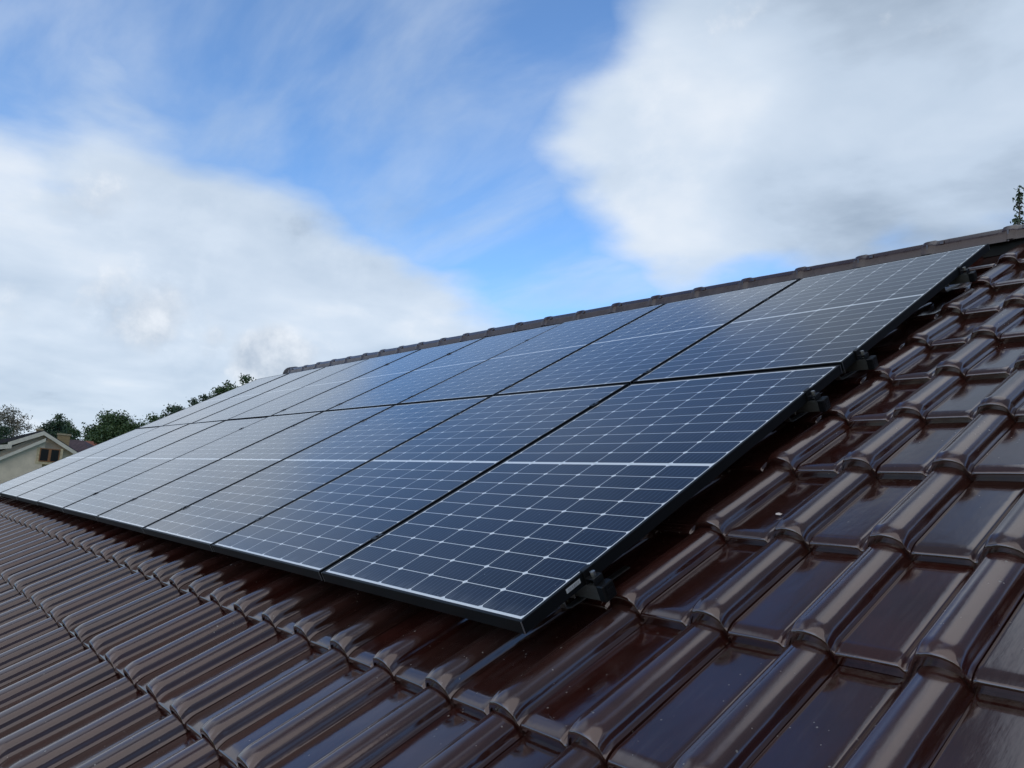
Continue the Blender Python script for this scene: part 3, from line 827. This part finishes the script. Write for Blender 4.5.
# ------------------------------------------------------------------ trees placed
tree_at('conifer_tree', 'dark green tree cut by the left edge behind the cream house', -3, 420, 72, 1.7, 5, 'pine', n_leaf=15000, size=.15)
tree_at('birch_tree', 'pale thin-leaved birch standing above the cream house roof', 18, 404, 78, 1.5, 6.5, 'birch', n_leaf=5200, size=.13, clumps=55, barkm='birch_bark')
tree_at('pine_tree', 'dark tree with a raised top behind the yellow chimney', 56, 413, 88, 1.45, 6, 'pine', n_leaf=15000, size=.16)
tree_at('pine_tree', 'rounded olive green tree just right of the yellow chimney', 71, 418, 92, 1.45, 7, 'oak', n_leaf=15000, size=.16)
tree_at('oak_tree', 'broad green tree to the right of the neighbouring houses, at the array edge', 119, 414, 78, 2.7, 7, 'oak', n_leaf=42000, size=.19, clumps=110)
tree_at('oak_tree', 'low green treetop peeping over the array just right of the broad tree', 158, 415, 84, 1.7, 5, 'oak', n_leaf=15000, size=.17)
tree_at('oak_tree', 'flat dull green treetop over the array, second from the broad tree', 180, 404, 80, 1.5, 5, 'pine', n_leaf=15000, size=.16)
tree_at('pine_tree', 'small dark treetop over the array, left of the round one', 202, 396, 76, 1.3, 5, 'pine', n_leaf=15000, size=.16)
tree_at('oak_tree', 'treetop with a rounded knob, highest above the array edge', 226, 382, 74, 1.4, 6, 'oak', n_leaf=10000, size=.16)
tree_at('oak_tree', 'treetop nearest the left end of the ridge', 249, 377, 74, 1.5, 6, 'oak', n_leaf=15000, size=.16)

def poplar():
    tip = at(1019, 185, 16.0)
    t = thing('young_poplar', 'leafy tree tip rising behind the ridge at the right edge', 'tree', (tip.x, tip.y, 0))
    H = tip.z; b = MB(); pts = [(.02 * math.sin(k * 1.3), .02 * math.cos(k * 1.7), H * k / 10) for k in range(11)]
    b.tube(pts, [.11 * (1 - .97 * k / 10) for k in range(11)], 8)
    V = []; R = []
    r_ = random.Random(5)
    rgt = Vector((.645, .7615, 0))
    for k in range(80):
        z = H - .15 - (k / 80) ** 1.1 * H * .75; Lb = min(1.7, .10 + max(0, H - z - .2) * .26) * r_.uniform(.7, 1.1); a = r_.uniform(0, 6.283)
        p0 = Vector((0, 0, z)); p1 = p0 + Vector((math.cos(a), math.sin(a), 1.5)).normalized() * Lb
        b.tube([p0, p0.lerp(p1, .5) + Vector((0, 0, -.02)), p1], [.012, .008, .002], 5)
        for q in range(int(5 + Lb * 60)):
            f = r_.uniform(.15, 1); c = p0.lerp(p1, f) + Vector((r_.gauss(0, .04), r_.gauss(0, .04), r_.gauss(0, .05)))
            d1 = Vector((r_.gauss(0, 1), r_.gauss(0, 1), -1.0)).normalized(); d2 = d1.orthogonal().normalized(); d2.rotate(Matrix.Rotation(r_.uniform(0, 6.28), 3, d1))
            s_ = r_.uniform(.035, .065)
            V += [c - d1 * s_ * .7, c + d2 * s_ * .5 - d1 * .1 * s_, c + d1 * s_, c - d2 * s_ * .5 - d1 * .1 * s_]; R.append(r_.random())
    for q in range(9):
        c = Vector((r_.gauss(0, .02), r_.gauss(0, .02), H - r_.uniform(0, .35))); d1 = Vector((r_.gauss(0, 1), r_.gauss(0, 1), -.8)).normalized(); d2 = d1.orthogonal().normalized(); s_ = .05
        V += [c, c + d2 * s_ * .5 + d1 * s_ * .7, c + d1 * s_ * 1.5, c - d2 * s_ * .5 + d1 * s_ * .7]; R.append(r_.random())
    obj('trunk', b.mesh('trunk', MAT['bark'], True), t)
    me = mesh_of('crown', V, np.arange(len(V)).reshape(-1, 4), LEAF['poplar'])
    at_ = me.attributes.new('leaf_rand', 'FLOAT', 'FACE'); at_.data.foreach_set('value', np.array(R, dtype=np.float32)); obj('crown', me, t)
poplar()

# ------------------------------------------------------------------ white fleck on a roll beside the array
fl = thing('white_fleck', 'small white fleck lying in the channel of a tile right of the array', 'debris', roof(.20, .83, -.135), (PITCH, 0, .6), me=fk.mesh('white_fleck', simple('pale_fleck', (.7, .62, .58), .8)))
